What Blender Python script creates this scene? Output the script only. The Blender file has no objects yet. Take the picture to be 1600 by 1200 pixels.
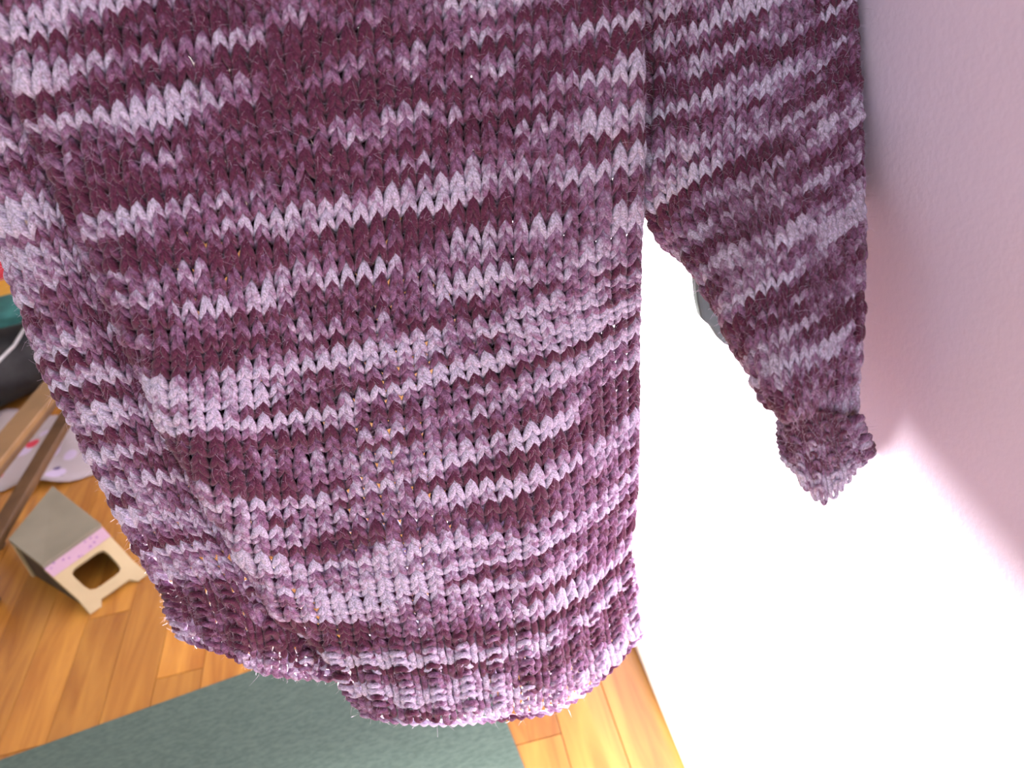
import bpy, math, random
import numpy as np
from mathutils import Vector, Matrix

random.seed(4)
rng = np.random.default_rng(11)
scene = bpy.context.scene
COL = scene.collection

# ------------------------------------------------------------------ camera, world, sun, exposure
H = 1.70                       # height of the camera above the floor
FOC = 1250.0                   # focal length in pixels of the 1600 px frame
PITCH, ROLL, YAW = math.radians(32), math.radians(-9), math.radians(6.5)
fw = np.array([math.sin(YAW) * math.cos(PITCH), math.cos(YAW) * math.cos(PITCH), -math.sin(PITCH)])
r0 = np.array([math.cos(YAW), -math.sin(YAW), 0.0])
u0 = np.cross(r0, fw)
rt = math.cos(ROLL) * r0 + math.sin(ROLL) * u0
up = -math.sin(ROLL) * r0 + math.cos(ROLL) * u0
cam_d = bpy.data.cameras.new('camera')
cam = bpy.data.objects.new('camera', cam_d)
COL.objects.link(cam)
cam_d.sensor_width = 36.0
cam_d.lens = 36.0 * FOC / 1600.0
cam_d.clip_start = 0.02
cam_d.dof.use_dof = True
cam_d.dof.focus_distance = 0.70
cam_d.dof.aperture_fstop = 7.0
cam.matrix_world = Matrix((
    (rt[0], up[0], -fw[0], 0.0), (rt[1], up[1], -fw[1], 0.0), (rt[2], up[2], -fw[2], H), (0, 0, 0, 1)))
scene.camera = cam

world = bpy.data.worlds.new('world')
scene.world = world
world.use_nodes = True
bg = world.node_tree.nodes['Background']
bg.inputs['Color'].default_value = (0.93, 0.96, 1.0, 1)
bg.inputs['Strength'].default_value = 1.9

SUN_DIR = Vector((1.0, -3.2, -0.64)).normalized()
sun_d = bpy.data.lights.new('sun', 'SUN')
sun_d.energy = 85.0
sun_d.angle = math.radians(2.2)
sun_d.color = (1.0, 0.96, 0.90)
sun = bpy.data.objects.new('sun', sun_d)
COL.objects.link(sun)
sun.rotation_euler = SUN_DIR.to_track_quat('-Z', 'Y').to_euler()
sun.location = (-4, 0, 4)

vs = scene.view_settings
vs.view_transform = 'Standard'
vs.look = 'None'
vs.exposure = 0.0
vs.gamma = 1.0
vs.use_curve_mapping = False


# ------------------------------------------------------------------ measuring helpers
def at_y(px, py, Y):
    """measured point of the photograph -> world point on the plane y = Y (arrays allowed)"""
    px, py, Y = np.broadcast_arrays(np.asarray(px, float), np.asarray(py, float), np.asarray(Y, float))
    a = (px - 800) / FOC
    b = -(py - 600) / FOC
    v = fw + a[..., None] * rt + b[..., None] * up
    t = Y / v[..., 1]
    p = v * t[..., None]
    p[..., 2] += H
    return p


def at_z(px, py, z):
    v = fw + (px - 800) / FOC * rt - (py - 600) / FOC * up
    return v * ((z - H) / v[2]) + np.array([0, 0, H])


WALL_X = 0.373


# ------------------------------------------------------------------ object helpers
def link(name, me, mat=None, parent=None):
    o = bpy.data.objects.new(name, me)
    COL.objects.link(o)
    if mat is not None:
        me.materials.append(mat)
    if parent is not None:
        o.parent = parent
    return o


def tag(o, label, cat, group=None, kind=None):
    o['label'] = label
    o['category'] = cat
    if group:
        o['group'] = group
    if kind:
        o['kind'] = kind
    return o


def empty(name, loc=(0, 0, 0)):
    o = bpy.data.objects.new(name, None)
    o.empty_display_size = 0.05
    o.location = loc
    COL.objects.link(o)
    return o


def mesh(name, verts, faces, smooth=False):
    me = bpy.data.meshes.new(name)
    me.from_pydata([tuple(map(float, v)) for v in verts], [], faces)
    me.update()
    if smooth:
        me.polygons.foreach_set('use_smooth', [True] * len(me.polygons))
    return me


def big_mesh(name, co, quads, col=None, smooth=True):
    me = bpy.data.meshes.new(name)
    nv, nf = len(co), len(quads)
    me.vertices.add(nv)
    me.vertices.foreach_set('co', np.ascontiguousarray(co, dtype=np.float32).ravel())
    me.loops.add(nf * 4)
    me.loops.foreach_set('vertex_index', np.ascontiguousarray(quads, dtype=np.int32).ravel())
    me.polygons.add(nf)
    me.polygons.foreach_set('loop_start', np.arange(nf, dtype=np.int32) * 4)
    me.polygons.foreach_set('use_smooth', np.full(nf, smooth, dtype=bool))
    me.update(calc_edges=True)
    if col is not None:
        at = me.color_attributes.new('yarn', 'FLOAT_COLOR', 'POINT')
        c4 = np.ones((nv, 4), dtype=np.float32)
        c4[:, :3] = col
        at.data.foreach_set('color', c4.ravel())
    return me


def box_mesh(name, lo, hi, bevel=0.0):
    import bmesh
    bm = bmesh.new()
    bmesh.ops.create_cube(bm, size=1.0)
    lo, hi = Vector(lo), Vector(hi)
    for v in bm.verts:
        v.co = Vector(((lo[i] + hi[i]) / 2 + v.co[i] * (hi[i] - lo[i]) for i in range(3)))
    if bevel > 0:
        bmesh.ops.bevel(bm, geom=list(bm.edges), offset=bevel, segments=2, affect='EDGES', profile=0.6)
    me = bpy.data.meshes.new(name)
    bm.to_mesh(me)
    bm.free()
    return me


def prism(name, pts, off, hole=None):
    """polygon (3-D points, optional hole with the same number of points) extruded by the vector off"""
    pts = [np.asarray(p, float) for p in pts]
    off = np.asarray(off, float)
    n = len(pts)
    V = pts + [p + off for p in pts]
    F = []
    if hole is None:
        F += [list(range(n))[::-1], list(range(n, 2 * n))]
        F += [[i, (i + 1) % n, (i + 1) % n + n, i + n] for i in range(n)]
    else:
        hole = [np.asarray(p, float) for p in hole]
        V += hole + [p + off for p in hole]
        for i in range(n):
            j = (i + 1) % n
            F.append([i, i + 2 * n, j + 2 * n, j])
            F.append([i + n, j + n, j + 3 * n, i + 3 * n])
            F.append([i, j, j + n, i + n])
            F.append([i + 2 * n, i + 3 * n, j + 3 * n, j + 2 * n])
    return mesh(name, V, F)


# ------------------------------------------------------------------ materials
def new_mat(name):
    m = bpy.data.materials.new(name)
    m.use_nodes = True
    nt = m.node_tree
    b = nt.nodes['Principled BSDF']
    return m, nt, b


def N(nt, typ, **kw):
    n = nt.nodes.new(typ)
    for k, v in kw.items():
        if k.startswith('i_'):
            n.inputs[k[2:].replace('_', ' ')].default_value = v
        else:
            setattr(n, k, v)
    return n


def noise_mat(name, c1, c2, scale=8.0, rough=0.6, bump=0.0, stretch=(1, 1, 1), detail=4.0, bscale=None, contrast=(0.35, 0.65)):
    m, nt, b = new_mat(name)
    tc = N(nt, 'ShaderNodeTexCoord')
    mp = N(nt, 'ShaderNodeMapping')
    mp.inputs['Scale'].default_value = stretch
    nt.links.new(tc.outputs['Object'], mp.inputs['Vector'])
    nz = N(nt, 'ShaderNodeTexNoise')
    nz.inputs['Scale'].default_value = scale
    nz.inputs['Detail'].default_value = detail
    nt.links.new(mp.outputs['Vector'], nz.inputs['Vector'])
    cr = N(nt, 'ShaderNodeValToRGB')
    cr.color_ramp.elements[0].position = contrast[0]
    cr.color_ramp.elements[1].position = contrast[1]
    cr.color_ramp.elements[0].color = (*c1, 1)
    cr.color_ramp.elements[1].color = (*c2, 1)
    nt.links.new(nz.outputs['Fac'], cr.inputs['Fac'])
    nt.links.new(cr.outputs['Color'], b.inputs['Base Color'])
    b.inputs['Roughness'].default_value = rough
    if bump > 0:
        n2 = N(nt, 'ShaderNodeTexNoise')
        n2.inputs['Scale'].default_value = bscale or scale * 4
        n2.inputs['Detail'].default_value = 3
        nt.links.new(mp.outputs['Vector'], n2.inputs['Vector'])
        bp = N(nt, 'ShaderNodeBump')
        bp.inputs['Strength'].default_value = bump
        bp.inputs['Distance'].default_value = 0.003
        nt.links.new(n2.outputs['Fac'], bp.inputs['Height'])
        nt.links.new(bp.outputs['Normal'], b.inputs['Normal'])
    return m


def yarn_mat():
    m, nt, b = new_mat('plum_marl_yarn')
    ca = N(nt, 'ShaderNodeVertexColor', layer_name='yarn')
    fa = N(nt, 'ShaderNodeAttribute', attribute_name='fibre')
    nz = N(nt, 'ShaderNodeTexNoise')
    nz.inputs['Scale'].default_value = 2.6
    nz.inputs['Detail'].default_value = 4.0
    nt.links.new(fa.outputs['Vector'], nz.inputs['Vector'])
    mr = N(nt, 'ShaderNodeMapRange')
    mr.inputs['From Min'].default_value = 0.3
    mr.inputs['From Max'].default_value = 0.7
    mr.inputs['To Min'].default_value = 0.45
    mr.inputs['To Max'].default_value = 1.5
    nt.links.new(nz.outputs['Fac'], mr.inputs['Value'])
    vm = N(nt, 'ShaderNodeVectorMath', operation='SCALE')
    nt.links.new(ca.outputs['Color'], vm.inputs[0])
    nt.links.new(mr.outputs['Result'], vm.inputs['Scale'])
    nt.links.new(vm.outputs['Vector'], b.inputs['Base Color'])
    b.inputs['Roughness'].default_value = 0.9
    b.inputs['Specular IOR Level'].default_value = 0.15
    b.inputs['Sheen Weight'].default_value = 0.25
    b.inputs['Sheen Roughness'].default_value = 0.5
    bp = N(nt, 'ShaderNodeBump')
    bp.inputs['Strength'].default_value = 0.6
    bp.inputs['Distance'].default_value = 0.0008
    nt.links.new(nz.outputs['Fac'], bp.inputs['Height'])
    nt.links.new(bp.outputs['Normal'], b.inputs['Normal'])
    tr = N(nt, 'ShaderNodeBsdfTranslucent')
    nt.links.new(vm.outputs['Vector'], tr.inputs['Color'])
    mx = N(nt, 'ShaderNodeMixShader')
    mx.inputs['Fac'].default_value = 0.25
    nt.links.new(b.outputs['BSDF'], mx.inputs[1])
    nt.links.new(tr.outputs['BSDF'], mx.inputs[2])
    nt.links.new(mx.outputs['Shader'], nt.nodes['Material Output'].inputs['Surface'])
    return m


def fuzz_mat():
    m, nt, b = new_mat('loose_wool_fibre')
    b.inputs['Base Color'].default_value = (0.62, 0.48, 0.66, 1)
    b.inputs['Roughness'].default_value = 0.6
    tr = N(nt, 'ShaderNodeBsdfTranslucent')
    tr.inputs['Color'].default_value = (0.75, 0.66, 0.82, 1)
    mx = N(nt, 'ShaderNodeMixShader')
    mx.inputs['Fac'].default_value = 0.5
    nt.links.new(b.outputs['BSDF'], mx.inputs[1])
    nt.links.new(tr.outputs['BSDF'], mx.inputs[2])
    nt.links.new(mx.outputs['Shader'], nt.nodes['Material Output'].inputs['Surface'])
    return m


def wood_floor_mat():
    m, nt, b = new_mat('varnished_orange_wood')
    tc = N(nt, 'ShaderNodeTexCoord')
    oi = N(nt, 'ShaderNodeObjectInfo')
    ad = N(nt, 'ShaderNodeVectorMath', operation='ADD')
    mu = N(nt, 'ShaderNodeVectorMath', operation='SCALE')
    nt.links.new(oi.outputs['Location'], mu.inputs[0])
    mu.inputs['Scale'].default_value = 3.7
    nt.links.new(tc.outputs['Object'], ad.inputs[0])
    nt.links.new(mu.outputs['Vector'], ad.inputs[1])
    mp = N(nt, 'ShaderNodeMapping')
    mp.inputs['Scale'].default_value = (9, 0.9, 1)
    nt.links.new(ad.outputs['Vector'], mp.inputs['Vector'])
    nz = N(nt, 'ShaderNodeTexNoise')
    nz.inputs['Scale'].default_value = 2.2
    nz.inputs['Detail'].default_value = 5
    nz.inputs['Distortion'].default_value = 1.2
    nt.links.new(mp.outputs['Vector'], nz.inputs['Vector'])
    cr = N(nt, 'ShaderNodeValToRGB')
    e = cr.color_ramp.elements
    e[0].position, e[1].position = 0.3, 0.72
    e[0].color = (0.31, 0.118, 0.014, 1)
    e[1].color = (0.54, 0.275, 0.043, 1)
    nt.links.new(nz.outputs['Fac'], cr.inputs['Fac'])
    hs = N(nt, 'ShaderNodeHueSaturation')
    mr = N(nt, 'ShaderNodeMapRange')
    mr.inputs['To Min'].default_value = 0.78
    mr.inputs['To Max'].default_value = 1.15
    nt.links.new(oi.outputs['Random'], mr.inputs['Value'])
    nt.links.new(mr.outputs['Result'], hs.inputs['Value'])
    nt.links.new(cr.outputs['Color'], hs.inputs['Color'])
    nt.links.new(hs.outputs['Color'], b.inputs['Base Color'])
    b.inputs['Roughness'].default_value = 0.38
    b.inputs['Coat Weight'].default_value = 0.15
    return m


def spot_mat(name, base, spots, scale=22.0):
    m, nt, b = new_mat(name)
    tc = N(nt, 'ShaderNodeTexCoord')
    prev = None
    for k, (c, sc, th) in enumerate(spots):
        vo = N(nt, 'ShaderNodeTexVoronoi')
        vo.inputs['Scale'].default_value = sc
        mp = N(nt, 'ShaderNodeMapping')
        mp.inputs['Location'].default_value = (k * 3.1 + .2, k * 1.7, 0)
        nt.links.new(tc.outputs['Object'], mp.inputs['Vector'])
        nt.links.new(mp.outputs['Vector'], vo.inputs['Vector'])
        cr = N(nt, 'ShaderNodeValToRGB')
        cr.color_ramp.elements[0].position = th
        cr.color_ramp.elements[1].position = th + 0.06
        cr.color_ramp.elements[0].color = (1, 1, 1, 1)
        cr.color_ramp.elements[1].color = (0, 0, 0, 1)
        nt.links.new(vo.outputs['Distance'], cr.inputs['Fac'])
        mx = N(nt, 'ShaderNodeMix', data_type='RGBA')
        nt.links.new(cr.outputs['Color'], mx.inputs[0])
        if prev is None:
            mx.inputs[6].default_value = (*base, 1)
        else:
            nt.links.new(prev, mx.inputs[6])
        mx.inputs[7].default_value = (*c, 1)
        prev = mx.outputs[2]
    nt.links.new(prev, b.inputs['Base Color'])
    b.inputs['Roughness'].default_value = 0.9
    return m


M_WALL = noise_mat('lilac_pink_wall_paint', (0.68, 0.575, 0.735), (0.71, 0.60, 0.76), 3.0, 0.75, bump=0.14, bscale=160)
M_PALE = noise_mat('cream_wall_paint', (0.60, 0.54, 0.46), (0.64, 0.58, 0.50), 3.0, 0.8)
M_SKIRT = noise_mat('white_gloss_paint', (0.80, 0.79, 0.77), (0.84, 0.83, 0.81), 5.0, 0.4)
M_FLOOR = wood_floor_mat()
M_SUB = noise_mat('dark_joint', (0.05, 0.025, 0.01), (0.07, 0.035, 0.015), 5.0, 0.9)
M_MAT = noise_mat('dark_green_woven_mat', (0.056, 0.100, 0.078), (0.086, 0.140, 0.110), 60, 0.95, bump=0.5, stretch=(1, 3, 1), bscale=260)
M_YARN = yarn_mat()
M_FUZZ = fuzz_mat()
M_CREAM = noise_mat('cream_painted_board', (0.38, 0.32, 0.17), (0.43, 0.37, 0.20), 8, 0.6)
M_SEATSHADE = noise_mat('shaded_seat_board', (0.17, 0.17, 0.115), (0.21, 0.21, 0.145), 6, 0.7)  # grey-green of the stool seat has the shade on it mixed in
M_BROWN = noise_mat('dark_brown_wood', (0.075, 0.042, 0.016), (0.12, 0.070, 0.027), 10, 0.5, stretch=(1, 1, 0.1))
M_SHADEB = noise_mat('dark_stained_board', (0.030, 0.022, 0.012), (0.05, 0.036, 0.02), 10, 0.7)  # near-black brown that stands for shade along the stool's sides
M_TAN = noise_mat('tan_wood', (0.18, 0.115, 0.042), (0.24, 0.15, 0.058), 10, 0.5, stretch=(1, 1, 0.1))
M_BLACK = noise_mat('black_fabric', (0.012, 0.014, 0.016), (0.03, 0.035, 0.035), 14, 0.7, bump=0.3)
M_ZIP = noise_mat('pale_grey_piping', (0.35, 0.38, 0.37), (0.45, 0.48, 0.46), 20, 0.4)
M_TEAL = noise_mat('dark_teal_fabric', (0.01, 0.09, 0.08), (0.02, 0.14, 0.12), 20, 0.8)
M_YELLOW = noise_mat('mustard_yellow_board', (0.60, 0.33, 0.03), (0.70, 0.40, 0.05), 10, 0.6)
M_RED = noise_mat('crimson_red_plush', (0.50, 0.04, 0.06), (0.60, 0.07, 0.10), 20, 0.9)
M_DKCLOTH = noise_mat('dark_grey_green_cloth', (0.09, 0.12, 0.125), (0.13, 0.165, 0.17), 30, 0.9)
M_SPOT = spot_mat('white_spotted_cotton', (0.42, 0.40, 0.40),
                  [((0.55, 0.50, 0.66), 9.0, 0.30), ((0.08, 0.06, 0.16), 14.0, 0.16), ((0.62, 0.05, 0.09), 7.0, 0.16)])
M_TAPE = spot_mat('lilac_print_tape', (0.40, 0.28, 0.34), [((0.24, 0.14, 0.28), 60.0, 0.22)])


# ------------------------------------------------------------------ the room
def structure(o):
    o['kind'] = 'structure'
    return o


FY = 5.8                       # far wall
LX = -3.3
CZ = 2.75
structure(link('wall_right', box_mesh('wall_right', (WALL_X, -1.6, 0.0), (WALL_X + 0.12, FY, CZ)), M_WALL))
structure(link('baseboard_right', box_mesh('baseboard_right', (WALL_X - 0.014, -1.6, 0.0), (WALL_X, FY, 0.075), 0.004), M_SKIRT))
structure(link('wall_left', box_mesh('wall_left', (LX - 0.1, -1.6, 0.0), (LX, FY, CZ)), M_PALE))
structure(link('ceiling', box_mesh('ceiling', (LX - 0.1, -1.6, CZ), (WALL_X + 0.12, FY + 0.12, CZ + 0.05)), M_SKIRT))
# far wall with the window the sun comes through
WX0, WX1, WZ0, WZ1 = -2.35, 0.26, 0.96, 2.31
V, F = [], []
for lo, hi in [((LX - 0.1, 0), (WALL_X + 0.12, WZ0)), ((LX - 0.1, WZ1), (WALL_X + 0.12, CZ)), ((LX - 0.1, WZ0), (WX0, WZ1)), ((WX1, WZ0), (WALL_X + 0.12, WZ1))]:
    me = box_mesh('t', (lo[0], FY, lo[1]), (hi[0], FY + 0.12, hi[1]))
    k = len(V)
    V += [tuple(v.co) for v in me.vertices]
    F += [[i + k for i in p.vertices] for p in me.polygons]
    bpy.data.meshes.remove(me)
structure(link('wall_far', mesh('wall_far', V, F), M_PALE))
win = structure(empty('window_1', (0, FY + 0.06, WZ0)))
fw_ = 0.045
for lo, hi in [((WX0, -.03, 0), (WX1, .03, fw_)), ((WX0, -.03, WZ1 - WZ0 - fw_), (WX1, .03, WZ1 - WZ0)),
               ((WX0, -.03, fw_), (WX0 + fw_, .03, WZ1 - WZ0 - fw_)), ((WX1 - fw_, -.03, fw_), (WX1, .03, WZ1 - WZ0 - fw_))]:
    link('frame_bar', box_mesh('frame_bar', lo, hi), M_SKIRT, win)

# wooden floor: one board per plank
fl = structure(link('floor', box_mesh('floor', (LX, -1.6, -0.06), (WALL_X, FY, -0.012)), M_SUB))
PW, PL = 0.128, 1.15
pm = box_mesh('plank', (-PW / 2 + .0008, -PL / 2 + .001, -0.012), (PW / 2 - .0008, PL / 2 - .001, 0.0), 0.0012)
pm.materials.append(M_FLOOR)
ix = 0
x = WALL_X - PW / 2
while x > LX:
    y = -0.3 - PL * ((ix * 0.37) % 1.0)
    while y < FY - 0.01:
        o = bpy.data.objects.new('plank', pm)
        COL.objects.link(o)
        o.location = (x, y + PL / 2, 0)
        if y + PL > FY:                       # the last board of a run is sawn to length
            o.scale.y = (FY - y) / PL
            o.location.y = (y + FY) / 2
        o.parent = fl
        y += PL
    x -= PW
    ix += 1

# ------------------------------------------------------------------ knitted sweater
# courses (rows) of the knit measured on the photograph: (x, y, extra depth in m); first contour is the topmost
def base_y(px):
    return 0.572 - 0.035 * (1 - np.clip(px, -200, 1000) / 1000.0)


def hermite_rows(vk, P, v):
    """cubic interpolation over the contours; vk (n) row number of each contour, P (n, m, d); v (q) -> (q, m, d)"""
    n = len(vk)
    T = np.empty_like(P)
    for i in range(n):
        a, c = max(i - 1, 0), min(i + 1, n - 1)
        T[i] = (P[c] - P[a]) / (vk[c] - vk[a])
    i = np.clip(np.searchsorted(vk, v, side='right') - 1, 0, n - 2)
    h = (vk[i + 1] - vk[i])
    s = ((v - vk[i]) / h)[:, None, None]
    hh = h[:, None, None]
    s = np.clip(s, -0.15, 1.15)
    return ((2 * s**3 - 3 * s**2 + 1) * P[i] + (s**3 - 2 * s**2 + s) * hh * T[i]
            + (-2 * s**3 + 3 * s**2) * P[i + 1] + (s**3 - s**2) * hh * T[i + 1])


def smooth_poly(pts, n):
    """arc-length points of a measured polyline, slightly rounded"""
    pts = np.asarray(pts, float)
    d = np.r_[0, np.cumsum(np.hypot(*(np.diff(pts[:, :2], axis=0).T)))]
    s = np.linspace(0, d[-1], 160)
    q = np.stack([np.interp(s, d, pts[:, k]) for k in range(pts.shape[1])], 1)
    ker = np.hanning(25); ker /= ker.sum()
    ext = np.concatenate([2 * q[0] - q[1:13][::-1], q, 2 * q[-1] - q[-13:-1][::-1]])
    q = np.stack([np.convolve(ext[:, k], ker, 'valid') for k in range(q.shape[1])], 1)
    d = np.r_[0, np.cumsum(np.hypot(*(np.diff(q[:, :2], axis=0).T)))]
    s = np.linspace(0, d[-1], n)
    return np.stack([np.interp(s, d, q[:, k]) for k in range(q.shape[1])], 1), d[-1]


class Sheet:
    """a piece of knitting: wale w is counted from one selvedge (w = 0), row v downwards"""
    Q = 8     # samples per wale

    def __init__(self, contours, vk, from_right=True, curl0=0.0, curl1=0.0, tuck0=6.0, tuck1=7.0, depth=None, cw0=1.6, cw1=1.6):
        # contours: list of (points left->right, wale knots [(fraction of length from selvedge, wale number)], total wales)
        self.vk = np.asarray(vk, float)
        self.W = np.array([c[2] for c in contours], float)
        wmax = self.W.max() + 4
        wmin = -3.0
        self.w0 = wmin
        self.wg = np.arange(wmin, wmax + 1e-6, 1.0 / self.Q)
        G = []
        for pts, knots, W in contours:
            pts = [tuple(p) + (0.0,) * (3 - len(p)) for p in pts]
            if from_right:
                pts = pts[::-1]
            q, L = smooth_poly(pts, 400)
            fr = np.linspace(0, 1, 400)
            kf, kw = zip(*([(0, 0)] + list(knots) + [(1, W)]))
            f = np.interp(np.clip(self.wg, 0, W), kw, kf)
            g = np.stack([np.interp(f, fr, q[:, k]) for k in range(3)], 1)
            e0 = np.clip(-self.wg, 0, 3)
            e1 = np.clip(self.wg - W, 0, 3)
            sgn = -1.0 if from_right else 1.0
            # selvedges roll away from the viewer and tuck behind
            r0_ = np.clip(cw0 - self.wg, 0, 9)
            r1_ = np.clip(cw1 - (W - self.wg), 0, 9)
            g[:, 0] += sgn * tuck0 * e0 - sgn * tuck1 * e1
            g[:, 2] += curl0 * (r0_ / cw0)**2 * 0.5 + curl1 * (r1_ / cw1)**2 * 0.5
            G.append(g)
        self.G = np.array(G)
        self.depth = depth

    def width(self, v):
        return np.interp(v, self.vk, self.W)

    def image(self, w, v):
        """w, v arrays (rows, cols) -> px, py, Y"""
        vf = v.ravel()
        wf = (w.ravel() - self.w0) * self.Q
        # interpolate rows on a fine table once
        if not hasattr(self, 'tab'):
            self.tv = np.arange(self.vk[0] - 1.5, self.vk[-1] + 1.5, 0.125)
            self.tab = hermite_rows(self.vk, self.G, self.tv)
        a = np.clip((vf - self.tv[0]) / 0.125, 0, len(self.tv) - 1.001)
        b = np.clip(wf, 0, len(self.wg) - 1.001)
        i, j = a.astype(int), b.astype(int)
        fa, fb = (a - i)[:, None], (b - j)[:, None]
        T = self.tab
        r = (T[i, j] * (1 - fa) * (1 - fb) + T[i + 1, j] * fa * (1 - fb) + T[i, j + 1] * (1 - fa) * fb + T[i + 1, j + 1] * fa * fb)
        return r.reshape(w.shape + (3,))

    def point(self, w, v):
        r = self.image(w, v)
        Y = base_y(r[..., 0]) + r[..., 2]
        if self.depth is not None:
            Y = Y + self.depth(r[..., 0], r[..., 1])
        v = at_y(r[..., 0], r[..., 1], 1.0)          # the cloth lies against the wall, never in it
        Y = np.where(v[..., 0] > 0.05, np.minimum(Y, (WALL_X - 0.007) / np.maximum(v[..., 0], 0.05)), Y)
        P = at_y(r[..., 0], r[..., 1], Y)
        return P


def value_noise2(u, v, seed):
    def hsh(i, j):
        n = (i * 374761393 + j * 668265263 + seed * 1442695041) & 0xFFFFFFFF
        n = ((n ^ (n >> 13)) * 1274126177) & 0xFFFFFFFF
        return ((n ^ (n >> 16)) & 0xFFFF) / 65535.0
    iu, iv = np.floor(u).astype(np.int64), np.floor(v).astype(np.int64)
    fu, fv = u - iu, v - iv
    fu, fv = fu * fu * (3 - 2 * fu), fv * fv * (3 - 2 * fv)
    return (hsh(iu, iv) * (1 - fu) * (1 - fv) + hsh(iu + 1, iv) * fu * (1 - fv)
            + hsh(iu, iv + 1) * (1 - fu) * fv + hsh(iu + 1, iv + 1) * fu * fv)


PLUM = np.array((0.122, 0.027, 0.064))
MAUVE = np.array((0.300, 0.145, 0.275))
LILAC = np.array((0.640, 0.555, 0.720))
HAIRS = []          # (points, normals, tangents, colours) the loose fibres grow from


def yarn_colour(w, v, seed):
    n = 0.50 * value_noise2(w / 10.0 + 50, v / 1.7 + 9, seed) + 0.32 * value_noise2(w / 3.5 + 20, v * 1.0 + 3, seed + 5) + 0.18 * value_noise2(w * 1.3 + 8, v * 1.0 + 3, seed + 8)
    n = (n - 0.5) * 1.75 + 0.47 + 0.13 * np.cos(2 * math.pi * v / 3.7 + 5 * value_noise2(w / 30.0, v / 11.0, seed + 2))
    return n


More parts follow.
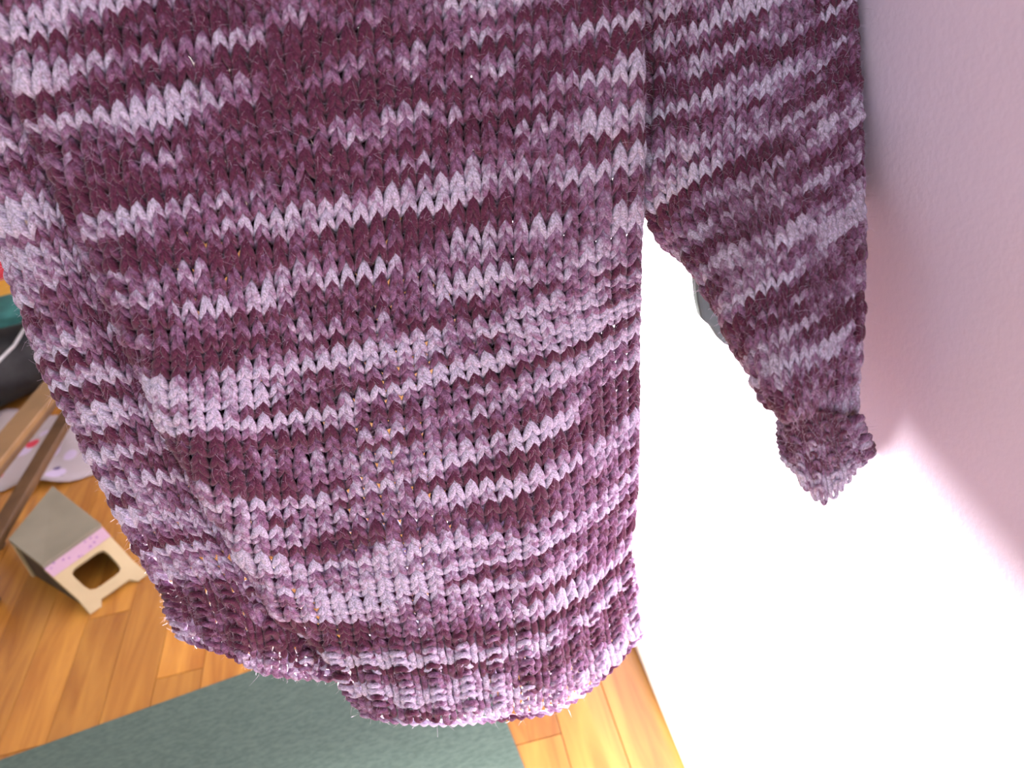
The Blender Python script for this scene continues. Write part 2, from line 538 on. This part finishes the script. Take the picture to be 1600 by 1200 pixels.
def knit(name, sheet, v0, v1, parent, seed, rib=False, extra0=1.5, extra1=1.5, K=22, R=6, hair=26.0, rad=0.195, amp=1.08, cw=0.0, cr=0.0, bias=0.0):
    cos, quads, cols, fib = [], [], [], []
    nv = 0
    ang = np.arange(R) * 2 * math.pi / R
    for row in range(int(v0), int(v1)):
        W = sheet.width(row + 0.5)
        k0, k1 = -extra0, W + extra1
        nst = int(round(k1 - k0))
        m = nst * K + 1
        t = np.linspace(0, nst * 2 * math.pi, m) - math.pi
        sid = np.floor((t + math.pi) / (2 * math.pi)).astype(int)
        jit = rng.normal(0, 1, (nst + 2, 4))
        ji = np.stack([np.interp((t + math.pi) / (2 * math.pi), np.arange(nst + 2) + 0.5, jit[:, k]) for k in range(4)], 1)
        w_lin = k0 + (t + math.pi) / (2 * math.pi)
        if not rib:
            a = -0.064
            ww = w_lin + a * np.sin(2 * t) + 0.05 * ji[:, 0]
            vv = row + 0.5 + amp * (1 + 0.10 * ji[:, 1]) * np.cos(t) + 0.07 * ji[:, 2]
            zz = -0.15 * np.cos(2 * t) + (-0.14) * np.cos(t) + 0.05 * ji[:, 3]
        else:
            # 1x1 ribbing: every second wale is purl, standing proud with its bumps in front
            s = np.sin(math.pi * (w_lin + 0.0))
            a = 0.13
            ww = w_lin + a * np.sin(2 * t) + 0.05 * ji[:, 0]
            vv = row + 0.5 + 0.92 * (1 + 0.1 * ji[:, 1]) * np.cos(t) + 0.08 * ji[:, 2]
            zz = -0.17 * np.cos(2 * t) * np.where(s > 0, -1, 1) * np.minimum(1, np.abs(s) * 1.6) + 0.26 * s + 0.06 * ji[:, 3]
        vv = vv + 0.10 * np.sin(w_lin * 0.9 + row * 2.1)
        P0 = sheet.point(ww, vv)
        e = 0.12
        du = (sheet.point(ww + e, vv) - sheet.point(ww - e, vv)) / (2 * e)
        dv = (sheet.point(ww, vv + e) - sheet.point(ww, vv - e)) / (2 * e)
        n = np.cross(du, dv)
        n /= np.linalg.norm(n, axis=1, keepdims=True) + 1e-12
        vis = (P0 - np.array([0, 0, H]))
        flip = np.where((n * vis).sum(1) > 0, -1.0, 1.0)
        # keep one orientation along the row: the majority faces the viewer
        n = n * (1.0 if flip.mean() > 0 else -1.0)
        wl = np.clip(np.linalg.norm(du, axis=1), 0.006, 0.0155)
        ker = np.ones(K + 1) / (K + 1)
        wl = np.convolve(np.pad(wl, K // 2, mode='edge'), ker, 'valid')
        P = P0 + n * (zz * wl)[:, None]
        T = np.gradient(P, axis=0)
        T /= np.linalg.norm(T, axis=1, keepdims=True) + 1e-12
        B = np.cross(T, n)
        B /= np.linalg.norm(B, axis=1, keepdims=True) + 1e-12
        A = np.cross(B, T)
        rr = rad * wl * ((0.58 + 0.54 * np.sin(t)**2 - 0.30 * np.cos(t)) if not rib else (0.80 + 0.25 * np.sin(t)**2)) * (1 + 0.07 * ji[:, 3])
        ring = P[:, None, :] + rr[:, None, None] * (np.cos(ang)[None, :, None] * A[:, None, :] + np.sin(ang)[None, :, None] * B[:, None, :])
        cos.append(ring.reshape(-1, 3))
        # space-dyed colour runs along the yarn, plus the twist of its plies
        f = yarn_colour(w_lin + cw, np.full_like(w_lin, row + cr), seed) + 0.085 * ji[:, 2] + bias + (rng.normal(0, 0.10) if rib else 0.0)
        s_arc = np.r_[0, np.cumsum(np.linalg.norm(np.diff(P, axis=0), axis=1))]
        ply = np.cos(ang[None, :] * 1.0 + s_arc[:, None] / 0.0021) * 0.13
        f = f[:, None] + ply + rng.normal(0, 0.05, (m, R))
        a1 = np.clip((f - 0.27) / 0.20, 0, 1)[..., None]
        a2 = np.clip((f - 0.565) / 0.17, 0, 1)[..., None]
        c = PLUM * (1 - a1) + MAUVE * a1
        c = c * (1 - a2) + LILAC * a2
        cols.append(c.reshape(-1, 3))
        ta = ang[None, :] + s_arc[:, None] / 0.006
        fib.append(np.stack([np.cos(ta), np.sin(ta), np.broadcast_to(s_arc[:, None] / 0.004 + 13.7 * row, ta.shape)], -1).reshape(-1, 3))
        i = np.arange(m - 1)[:, None] * R
        j = np.arange(R)[None, :]
        j2 = (j + 1) % R
        q = np.stack([nv + i + j, nv + i + R + j, nv + i + R + j2, nv + i + j2], -1).reshape(-1, 4)
        quads.append(q)
        nv += m * R
        if hair > 0:
            cnt = int(nst * hair)
            idx = rng.integers(0, m, cnt)
            HAIRS.append((P[idx], A[idx], T[idx], B[idx], rr[idx]))
    me = big_mesh(name, np.concatenate(cos), np.concatenate(quads), np.concatenate(cols))
    at = me.attributes.new('fibre', 'FLOAT_VECTOR', 'POINT')
    at.data.foreach_set('vector', np.concatenate(fib).astype(np.float32).ravel())
    o = link(name, me, M_YARN, parent)
    return o


sweater = tag(empty('knitted_sweater', (0.05, 0.57, 0.95)),
              'chunky plum, mauve and lilac marled knit sweater hanging beside the pink wall', 'sweater')


def con(pts, W, crease=None, nr=0):
    """crease: index (from the left) of the point where the crease runs, nr wales to its right"""
    knots = []
    if crease is not None:
        p = np.asarray([q[:2] for q in pts], float)[::-1]
        d = np.r_[0, np.cumsum(np.hypot(*(np.diff(p, axis=0).T)))]
        k = len(pts) - 1 - crease
        knots = [(d[k] / d[-1], nr)]
    return (pts, knots, W)


front_rows = [
    con([(-95, -190), (250, -205), (620, -240), (830, -262), (1000, -285)], 38, 3, 7),
    con([(-50, -60), (300, -85), (600, -112), (830, -132), (1000, -152)], 37.5, 3, 7),
    con([(-6, 82), (160, 52), (394, 15), (620, -18), (830, -45), (1002, -72)], 37, 4, 7),
    con([(30, 162), (200, 135), (411, 105), (640, 60), (830, 25), (1002, -8)], 36, 4, 7),
    con([(115, 350), (245, 330), (394, 307), (569, 268), (678, 248), (830, 222), (1006, 192)], 34.5, 5, 7),
    con([(190, 518), (300, 523), (420, 513), (639, 477), (816, 441), (956, 412, .012), (1000, 398, .02)], 33, 4, 7.5),
    con([(245, 650), (312, 662), (376, 663), (519, 645), (650, 616), (762, 590), (830, 573), (910, 538, .02), (998, 490, .045)], 31, 6, 8),
    con([(312, 770), (380, 788), (480, 784), (567, 764), (650, 746), (762, 724), (833, 708), (910, 662, .03), (998, 598, .065)], 29, 6, 8.5),
    con([(376, 875), (450, 890), (560, 877), (700, 850), (838, 826), (910, 780, .035), (997, 705, .075)], 27, 4, 9),
    con([(433, 962), (520, 966), (620, 953), (740, 925), (846, 902), (920, 852, .04), (994, 785, .08)], 25.5, 4, 9),
    con([(497, 1012), (560, 1015), (640, 1011), (740, 997), (853, 974), (925, 925, .04), (982, 872, .08)], 23.5, 4, 9),
    con([(540, 1066), (600, 1072), (700, 1068), (780, 1058), (858, 1046), (925, 1000, .04), (992, 930, .08)], 22.5, 4, 9),
    con([(566, 1112), (620, 1124), (700, 1127), (780, 1120), (862, 1110), (905, 1086, .03), (955, 1042, .055), (1004, 985, .08)], 22, 4, 9),
]
fv = np.cumsum([0, 5.5, 6, 4, 10, 10, 9, 8, 7, 7, 5, 5, 5])


def soft_folds(px, py):
    d = 0.006 * np.sin(px * 0.0105 + py * 0.0032) + 0.004 * np.sin(px * 0.021 - py * 0.004 + 1.0)
    return d


front = Sheet(front_rows, fv, True, cw1=2.4, curl0=0.007, curl1=0.035, tuck0=5, tuck1=9, depth=soft_folds)
V_RIB = int(fv[10])
knit('front_panel', front, 0, V_RIB, sweater, 3)
hem = knit('hem_ribbing', front, V_RIB, int(fv[12]), sweater, 9, rib=True, rad=0.235)

side_rows = [
    con([(-262, -190), (-150, -185), (20, -195, .03)], 7),
    con([(-190, 20), (-90, 25), (60, 20, .03)], 7),
    con([(-120, 170), (-30, 165), (100, 160, .03)], 7),
    con([(2, 392), (70, 378), (150, 362, .03)], 7.5),
    con([(74, 582), (140, 567), (240, 556, .03)], 7.5),
    con([(131, 692), (200, 682), (300, 672, .03)], 8),
    con([(196, 822), (260, 812), (370, 808, .03)], 8.5),
    con([(254, 922), (330, 905), (400, 908, .01), (445, 925, .03)], 9.5),
    con([(264, 958), (320, 968), (400, 985), (480, 1010, .02), (520, 1015, .03)], 10.5),
    con([(278, 990), (310, 1003), (350, 1014), (400, 1040), (460, 1053, .01), (545, 1060, .03)], 11.5),
]
sv = np.cumsum([0, 11, 8, 12, 11, 8, 9, 8, 4, 4])
side = Sheet(side_rows, sv, False, cw0=2.8, curl0=0.085, curl1=0.0, tuck0=9, tuck1=0, depth=lambda px, py: 0.035 + 0.014 * np.sin(px * 0.024 - py * 0.012))
V_SRIB = int(sv[7])
knit('side_panel', side, 0, V_SRIB, sweater, 21)
knit('side_hem_ribbing', side, V_SRIB, int(sv[9]), sweater, 23, rib=True, rad=0.235)

def ease(x):
    x = np.clip(x, 0, 1)
    return x * x * (3 - 2 * x)


sleeve_rows = [
    con([(1000, -150), (1100, -180), (1200, -215), (1322, -262)], 19),
    con([(1001, -8), (1100, -42), (1200, -80), (1330, -132)], 19),
    con([(1004, 182), (1080, 156), (1180, 115), (1270, 75), (1337, 30)], 19),
    con([(1022, 348), (1060, 316), (1140, 272), (1240, 225), (1342, 160)], 18.5),
    con([(1088, 424), (1150, 390), (1240, 347), (1346, 280)], 16.5),
    con([(1141, 524), (1190, 492), (1270, 452), (1346, 392)], 14),
    con([(1188, 606), (1230, 577), (1290, 548), (1343, 512)], 11.5),
    con([(1228, 655), (1262, 650), (1300, 648), (1333, 648)], 9.5),
]
lv = np.cumsum([0, 9, 12, 10, 8, 8, 7, 6])
sleeve = Sheet(sleeve_rows, lv, True, curl0=0.012, curl1=0.02, tuck0=6, tuck1=5,
               depth=lambda px, py: -0.18 * ease((py - 60) / 560.0) * ease((px - 1010) / 230.0) + 0.012 * ((px - 1190) / 150.0)**2 + 0.006 * np.sin(px * 0.03 + py * 0.018))
knit('sleeve', sleeve, 0, int(lv[-1]), sweater, 31, bias=-0.045)
cuff_rows = [
    con([(1230, 648), (1262, 646), (1300, 648), (1336, 660)], 9),
    con([(1233, 690), (1262, 706), (1300, 712), (1348, 690)], 10),
    con([(1236, 722), (1258, 762), (1282, 782), (1312, 766), (1352, 708)], 11),
]
cuffs = Sheet(cuff_rows, np.array([0, 4.0, 8.0]), True, curl0=0.02, curl1=0.02, tuck0=4, tuck1=4,
              depth=lambda px, py: -0.181 + 0.000004 * (px - 1290)**2)
knit('cuff', cuffs, 0, 8, sweater, 37, rib=True, rad=0.235)

# the cast-off edge: a twisted cord of two strands along each hem
def cord(name, sheet, v, w0, w1, parent, turns=1.0):
    cos, quads, cols = [], [], []
    nv, R = 0, 6
    m = int((w1 - w0) * 14)
    wl = np.linspace(w0, w1, m)
    P0 = sheet.point(wl, np.full(m, float(v)))
    e = 0.12
    du = (sheet.point(wl + e, np.full(m, float(v))) - sheet.point(wl - e, np.full(m, float(v)))) / (2 * e)
    T = du / np.linalg.norm(du, axis=1, keepdims=True)
    nn = np.tile(-fw, (m, 1))
    B = np.cross(T, nn); B /= np.linalg.norm(B, axis=1, keepdims=True)
    A = np.cross(B, T)
    ang = np.arange(R) * 2 * math.pi / R
    for k in range(2):
        ph = wl * 2 * math.pi * 0.75 + k * math.pi
        P = P0 + 0.0021 * (np.cos(ph)[:, None] * A + np.sin(ph)[:, None] * B)
        rr = 0.0021
        ring = P[:, None, :] + rr * (np.cos(ang)[None, :, None] * A[:, None, :] + np.sin(ang)[None, :, None] * B[:, None, :])
        cos.append(ring.reshape(-1, 3))
        f = value_noise2(wl / 3.0 + 7 * k, np.zeros(m) + k, 77)[:, None] + rng.normal(0, 0.06, (m, R))
        a1 = np.clip((f - 0.2) / 0.2, 0, 1)[..., None]; a2 = np.clip((f - 0.42) / 0.2, 0, 1)[..., None]
        c = PLUM * (1 - a1) + MAUVE * a1
        cols.append((c * (1 - a2) + LILAC * a2).reshape(-1, 3))
        i = np.arange(m - 1)[:, None] * R; j = np.arange(R)[None, :]; j2 = (j + 1) % R
        quads.append(np.stack([nv + i + j, nv + i + R + j, nv + i + R + j2, nv + i + j2], -1).reshape(-1, 4))
        nv += m * R
        idx = rng.integers(0, m, m // 3)
        HAIRS.append((P[idx], A[idx], T[idx], B[idx], np.full(len(idx), rr)))
    return link(name, big_mesh(name, np.concatenate(cos), np.concatenate(quads), np.concatenate(cols)), M_YARN, parent)


cord('hem_edge', front, fv[12] + 0.3, -1.0, 22.5, sweater)
cord('side_hem_edge', side, sv[9] + 0.3, -0.8, 11.5, sweater)

# loose fibres standing off the yarn
def fuzz():
    P = np.concatenate([h[0] for h in HAIRS]); A = np.concatenate([h[1] for h in HAIRS])
    T = np.concatenate([h[2] for h in HAIRS]); B = np.concatenate([h[3] for h in HAIRS]); r = np.concatenate([h[4] for h in HAIRS])
    n = len(P)
    th = rng.uniform(0, 2 * math.pi, n)
    rad = np.cos(th)[:, None] * A + np.sin(th)[:, None] * B
    d = rad + rng.normal(0, 0.9, (n, 1)) * T + rng.normal(0, 0.3, (n, 3))
    d /= np.linalg.norm(d, axis=1, keepdims=True)
    bend = rng.normal(0, 0.5, (n, 3)) + np.array([0, 0, -0.3])
    L = np.clip(rng.lognormal(math.log(0.0042), 0.5, n), 0.0015, 0.014)
    p0 = P + rad * (r * 0.9)[:, None]
    p1 = p0 + d * (L * 0.5)[:, None]
    p2 = p1 + (d + bend * 0.6) * (L * 0.5)[:, None]
    sidev = np.cross(d, rng.normal(0, 1, (n, 3)))
    sidev /= np.linalg.norm(sidev, axis=1, keepdims=True)
    hw = 0.00011
    V = np.stack([p0 - sidev * hw, p0 + sidev * hw, p1 - sidev * hw * .8, p1 + sidev * hw * .8, p2 - sidev * hw * .35, p2 + sidev * hw * .35], 1).reshape(-1, 3)
    V[:, 0] = np.minimum(V[:, 0], WALL_X - 0.001)
    k = np.arange(n)[:, None] * 6
    Q = np.stack([k + np.array([0, 1, 3, 2]), k + np.array([2, 3, 5, 4])], 1).reshape(-1, 4)
    o = link('loose_fibres', big_mesh('loose_fibres', V, Q), M_FUZZ, sweater)
    o['kind'] = 'stuff'


fuzz()

# the back layer of body and sleeve: the same knitting a few centimetres behind
for ch in list(sweater.children):
    if ch.name in ('front_panel', 'side_panel', 'hem_ribbing', 'sleeve', 'cuff'):
        c = ch.copy()
        COL.objects.link(c)
        c.name = {'front_panel': 'back_panel', 'hem_ribbing': 'back_hem_ribbing', 'side_panel': 'side_back_panel', 'sleeve': 'sleeve_back', 'cuff': 'cuff_back'}[ch.name]
        c.parent = sweater
        c.location = (0.02, 0.03, 0.012) if 'side' in c.name else (0.014, 0.045, 0.0) if 'hem' in c.name or 'panel' in c.name else (0.015, 0.03, -0.021)
sloc = sweater.location.copy()
for ch in sweater.children:       # children were modelled in world coordinates
    ch.location = Vector(ch.location) - sloc

# ------------------------------------------------------------------ things on the floor
# mat
c0 = at_z(790, 1125, 0.0)
th = math.radians(8)
ex, ey = np.array([math.cos(th), math.sin(th)]), np.array([-math.sin(th), math.cos(th)])
t0 = at_z(400, 1047, 0.0)
far = (t0[:2] @ ey)
right = (c0[:2] @ ex)
ml, mw = 1.75, 0.68
def mat_outline(inset, z):
    o = []
    rr = 0.012
    for cx, cyy, a0 in [(right - inset - rr, far - inset - rr, 0), (right - ml + inset + rr, far - inset - rr, 90),
                        (right - ml + inset + rr, far - mw + inset + rr, 180), (right - inset - rr, far - mw + inset + rr, 270)]:
        for k in range(5):
            a = math.radians(a0 + k * 22.5)
            q = (cx + rr * math.cos(a)) * ex + (cyy + rr * math.sin(a)) * ey
            o.append((q[0], q[1], z))
    return o
lo, mid, hi = mat_outline(0, 0.0005), mat_outline(0, 0.005), mat_outline(0.002, 0.007)
n = len(lo)
F = [list(range(n))[::-1], list(range(2 * n, 3 * n))]
for a in (0, n):
    F += [[a + i, a + (i + 1) % n, a + n + (i + 1) % n, a + n + i] for i in range(n)]
mato = link('exercise_mat', mesh('exercise_mat', lo + mid + hi, F), M_MAT)
tag(mato, 'dark green-grey flat mat lying on the orange wood floor below the sweater', 'mat')

# cream stool with a cut-out leg panel
f1, f2 = at_z(145, 957, 0.004), at_z(229, 899, 0.004)
hs = 0.13
t1, t2 = at_z(69, 889, hs), at_z(160, 824, hs)
b1, b2 = at_z(16, 848, hs + 0.02), at_z(85, 765, hs + 0.02)
st = tag(empty('step_stool', tuple((f1 + f2) / 2 * np.array([1, 1, 0]))),
         'small cream step stool with cutout leg panel and lilac strip, on wood floor', 'stool')
so = np.array(st.location)
def lp(a, b):      # point of the leg panel: a across 0..1, b down 0..1
    return (t1 * (1 - a) + t2 * a) * (1 - b) + (f1 * (1 - a) + f2 * a) * b - so
nrm = np.cross(t2 - t1, f1 - t1); nrm /= np.linalg.norm(nrm)
if nrm[2] < 0: nrm = -nrm
outer = [lp(0, 0), lp(.25, 0), lp(.5, 0), lp(.75, 0), lp(1, 0), lp(1, .35), lp(1, .7), lp(1.04, 1), lp(.84, 1), lp(.76, .9), lp(.5, .9), lp(.24, .9), lp(.16, 1), lp(-.04, 1), lp(0, .7), lp(0, .35)]
hole = [lp(.22, .30), lp(.30, .27), lp(.5, .27), lp(.70, .27), lp(.78, .30), lp(.80, .38), lp(.80, .58), lp(.78, .68), lp(.72, .72), lp(.62, .73), lp(.5, .73), lp(.38, .73), lp(.28, .72), lp(.22, .68), lp(.20, .58), lp(.20, .38)]
link('leg_panel', prism('leg_panel', outer, -nrm * 0.016, hole), M_CREAM, st)
sn = np.cross(t2 - t1, b1 - t1); sn /= np.linalg.norm(sn)
if sn[2] < 0: sn = -sn
link('seat', prism('seat', [t1 - so, t2 - so, b2 - so, b1 - so], sn * 0.016), M_SEATSHADE, st)
link('edge_strip', prism('edge_strip', [lp(0, 0.0) + nrm * .0005, lp(1, 0.0) + nrm * .0005, lp(1.0, .19) + nrm * .0005, lp(0, .19) + nrm * .0005], nrm * 0.002), M_TAPE, st)
gb1, gb2 = b1.copy(), b2.copy(); gb1[2] = gb2[2] = 0.004
back_n = np.array([nrm[0], nrm[1], 0]) * 0.03
link('rear_leg_panel', prism('rear_leg_panel', [b1 - so, b2 - so, gb2 - so - back_n * 0, gb1 - so], back_n), M_CREAM, st)

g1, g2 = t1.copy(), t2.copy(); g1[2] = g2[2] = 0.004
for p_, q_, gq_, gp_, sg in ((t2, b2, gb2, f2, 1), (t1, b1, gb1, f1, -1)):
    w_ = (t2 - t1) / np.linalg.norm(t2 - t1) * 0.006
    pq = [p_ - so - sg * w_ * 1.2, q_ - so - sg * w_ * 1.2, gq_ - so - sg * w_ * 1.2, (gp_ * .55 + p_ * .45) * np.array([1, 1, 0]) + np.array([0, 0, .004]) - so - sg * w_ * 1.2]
    sb = link('side_shade_board', prism('side_shade_board', pq, -sg * w_), M_SHADEB, st)  # added board, coloured dark to paint the shade under and beside the seat
    sb['label'] = 'added dark brown board standing for the shade beside the stool'

# spotted cloth
def cloth_patch(name, pix, z, nx=14, ny=10):
    P = [at_z(*p, 0.0) for p in pix]
    V, F = [], []
    for i in range(ny + 1):
        for j in range(nx + 1):
            a, b = j / nx, i / ny
            q = (P[0] * (1 - a) + P[1] * a) * (1 - b) + (P[3] * (1 - a) + P[2] * a) * b
            zz = 0.006 + z * (0.5 + 0.5 * math.sin(a * 9 + b * 4)) * (0.5 + 0.5 * math.sin(b * 7 - a * 3 + 1)) + 0.02 * z
            V.append((q[0] + 0.02 * math.sin(b * 11), q[1] + 0.02 * math.sin(a * 8), zz))
    w = nx + 1
    F = [[i * w + j, i * w + j + 1, (i + 1) * w + j + 1, (i + 1) * w + j] for i in range(ny) for j in range(nx)]
    o = link(name, mesh(name, V, F, True), M_SPOT)
    md = o.modifiers.new('thickness', 'SOLIDIFY'); md.thickness = 0.004; md.offset = 1
    return o
tag(cloth_patch('spotted_cloth', [(-10, 658), (175, 638), (190, 735), (-10, 775)], 0.05),
    'white cotton cloth with red and dark spots crumpled on the floor', 'cloth')

# wooden frame of slanting bars
def bar(name, a, b, w, t, mat, parent, org):
    a, b = np.asarray(a) - org, np.asarray(b) - org
    d = (b - a) / np.linalg.norm(b - a)
    s = np.cross(d, [0, 0, 1.0]); s /= np.linalg.norm(s)
    u = np.cross(s, d)
    q = [a - s * w / 2 - u * t / 2, a + s * w / 2 - u * t / 2, a + s * w / 2 + u * t / 2, a - s * w / 2 + u * t / 2]
    o = link(name, prism(name, q, b - a), mat, parent)
    bv = o.modifiers.new('bevel', 'BEVEL'); bv.width = 0.004; bv.segments = 2
    return o
fr = tag(empty('wooden_frame', (-1.62, 2.75, 0)), 'brown wooden frame of slanting bars over the spotted cloth', 'frame')
fo = np.array(fr.location)
bar('bar', at_z(-45, 905, 0.13), at_z(200, 490, 0.23), 0.055, 0.03, M_BROWN, fr, fo)
bar('bar', at_z(-60, 775, 0.25), at_z(180, 488, 0.30), 0.10, 0.025, M_TAN, fr, fo)
bar('bar', at_z(-60, 800, 0.222), at_z(180, 506, 0.27), 0.06, 0.022, M_BROWN, fr, fo)
pts = [at_z(200, 490, 0.23), at_z(-45, 905, 0.13), at_z(180, 488, 0.30), at_z(-60, 775, 0.25)]
for p in pts:
    q = p.copy(); q[2] = 0.0
    bar('leg', q + np.array([0.0, 0.02, 0]), p + np.array([0.0, 0.021, -0.01]), 0.035, 0.035, M_BROWN, fr, fo)

# black bag with pale piping
def blob(name, center, size, mat, parent=None, seed=0, rough=0.08, org=(0, 0, 0), rot=0.0, power=3.0):
    nu, nvv = 28, 16
    V, F = [], []
    c, s = math.cos(rot), math.sin(rot)
    for i in range(nvv + 1):
        ph = math.pi * i / nvv
        for j in range(nu):
            tt = 2 * math.pi * j / nu
            x, y, z = math.sin(ph) * math.cos(tt), math.sin(ph) * math.sin(tt), math.cos(ph)
            nn = (abs(x)**power + abs(y)**power + abs(z)**power)**(-1 / power)
            k = nn * (1 + rough * (math.sin(3 * x + seed) * math.sin(4 * y + 2 * seed) + 0.6 * math.sin(7 * z + 5 * x + seed)))
            X, Y, Z = x * k * size[0], y * k * size[1], z * k * size[2]
            V.append((center[0] + c * X - s * Y - org[0], center[1] + s * X + c * Y - org[1], center[2] + Z - org[2]))
    for i in range(nvv):
        for j in range(nu):
            F.append([i * nu + j, (i + 1) * nu + j, (i + 1) * nu + (j + 1) % nu, i * nu + (j + 1) % nu])
    return link(name, mesh(name, V, F, True), mat, parent)


bag = tag(empty('black_bag', (-2.05, 3.62, 0)), 'slumped black bag with pale grey piping behind the wooden frame', 'bag')
bo = np.array(bag.location)
blob('body', (-1.93, 3.66, 0.145), (0.46, 0.30, 0.14), M_BLACK, bag, 2, 0.05, bo, 0.5)
pp = np.array([at_z(-30, 590, .30), at_z(0, 562, .305), at_z(22, 540, .305), at_z(40, 510, .30), at_z(52, 485, .285)]) - bo
V, F = [], []
for i, p in enumerate(pp):
    T_ = pp[min(i + 1, 4)] - pp[max(i - 1, 0)]; T_ = T_ / np.linalg.norm(T_)
    s_ = np.cross(T_, [0, 0, 1.0]); s_ /= np.linalg.norm(s_); u_ = np.cross(s_, T_)
    for k in range(8):
        V.append(p + 0.007 * (math.cos(k * math.pi / 4) * s_ + math.sin(k * math.pi / 4) * u_))
for i in range(4):
    F += [[i * 8 + k, i * 8 + (k + 1) % 8, i * 8 + 8 + (k + 1) % 8, i * 8 + 8 + k] for k in range(8)]
F += [list(range(8))[::-1], list(range(32, 40))]
link('piping', mesh('piping', V, F, True), M_ZIP, bag)

q = at_z(6, 492, 0.36)
tag(blob('teal_cloth_bundle', (q[0], q[1], 0.375), (0.15, 0.13, 0.055), M_TEAL, None, 5, 0.1, (0, 0, 0), 0.3, 2.4),
    'dark teal cloth bundle lying on top of the black bag', 'cloth')
a, b = at_z(-2, 455, 0.02), at_z(44, 526, 0.02)
d = (b - a) / np.linalg.norm(b - a); s_ = np.cross(d, [0, 0, 1.0])
tag(link('yellow_board', prism('yellow_board', [a - s_ * .06, b - s_ * .06, b + s_ * .06, a + s_ * .06], (0, 0, 0.06)), M_YELLOW),
    'mustard yellow slim box on the floor beyond the black bag', 'box')
q = at_z(-5, 422, 0.1)
tag(blob('red_cushion', (q[0], q[1], 0.11), (0.16, 0.16, 0.10), M_RED, None, 1, 0.04, (0, 0, 0), 0.2, 2.2),
    'crimson red soft cushion at the left edge beyond the yellow box', 'cushion')

# dark cloth peeping out behind the sleeve
pix = [(1086, 415), (1088, 430), (1091, 470), (1097, 500), (1112, 512), (1123, 530), (1134, 540), (1150, 546), (1164, 540), (1166, 480), (1152, 430), (1118, 408)]
pol = at_y([p[0] for p in pix], [p[1] for p in pix], 0.73)
pol[:, 0] = np.minimum(pol[:, 0], WALL_X - 0.001)
dc = link('dark_cloth', prism('dark_cloth', list(pol), (0.0, 0.018, 0.0)), M_DKCLOTH)
bv = dc.modifiers.new('bevel', 'BEVEL'); bv.width = 0.004; bv.segments = 2
tag(dc, 'dark grey-green cloth hanging on the wall, its corner showing behind the sleeve', 'cloth')
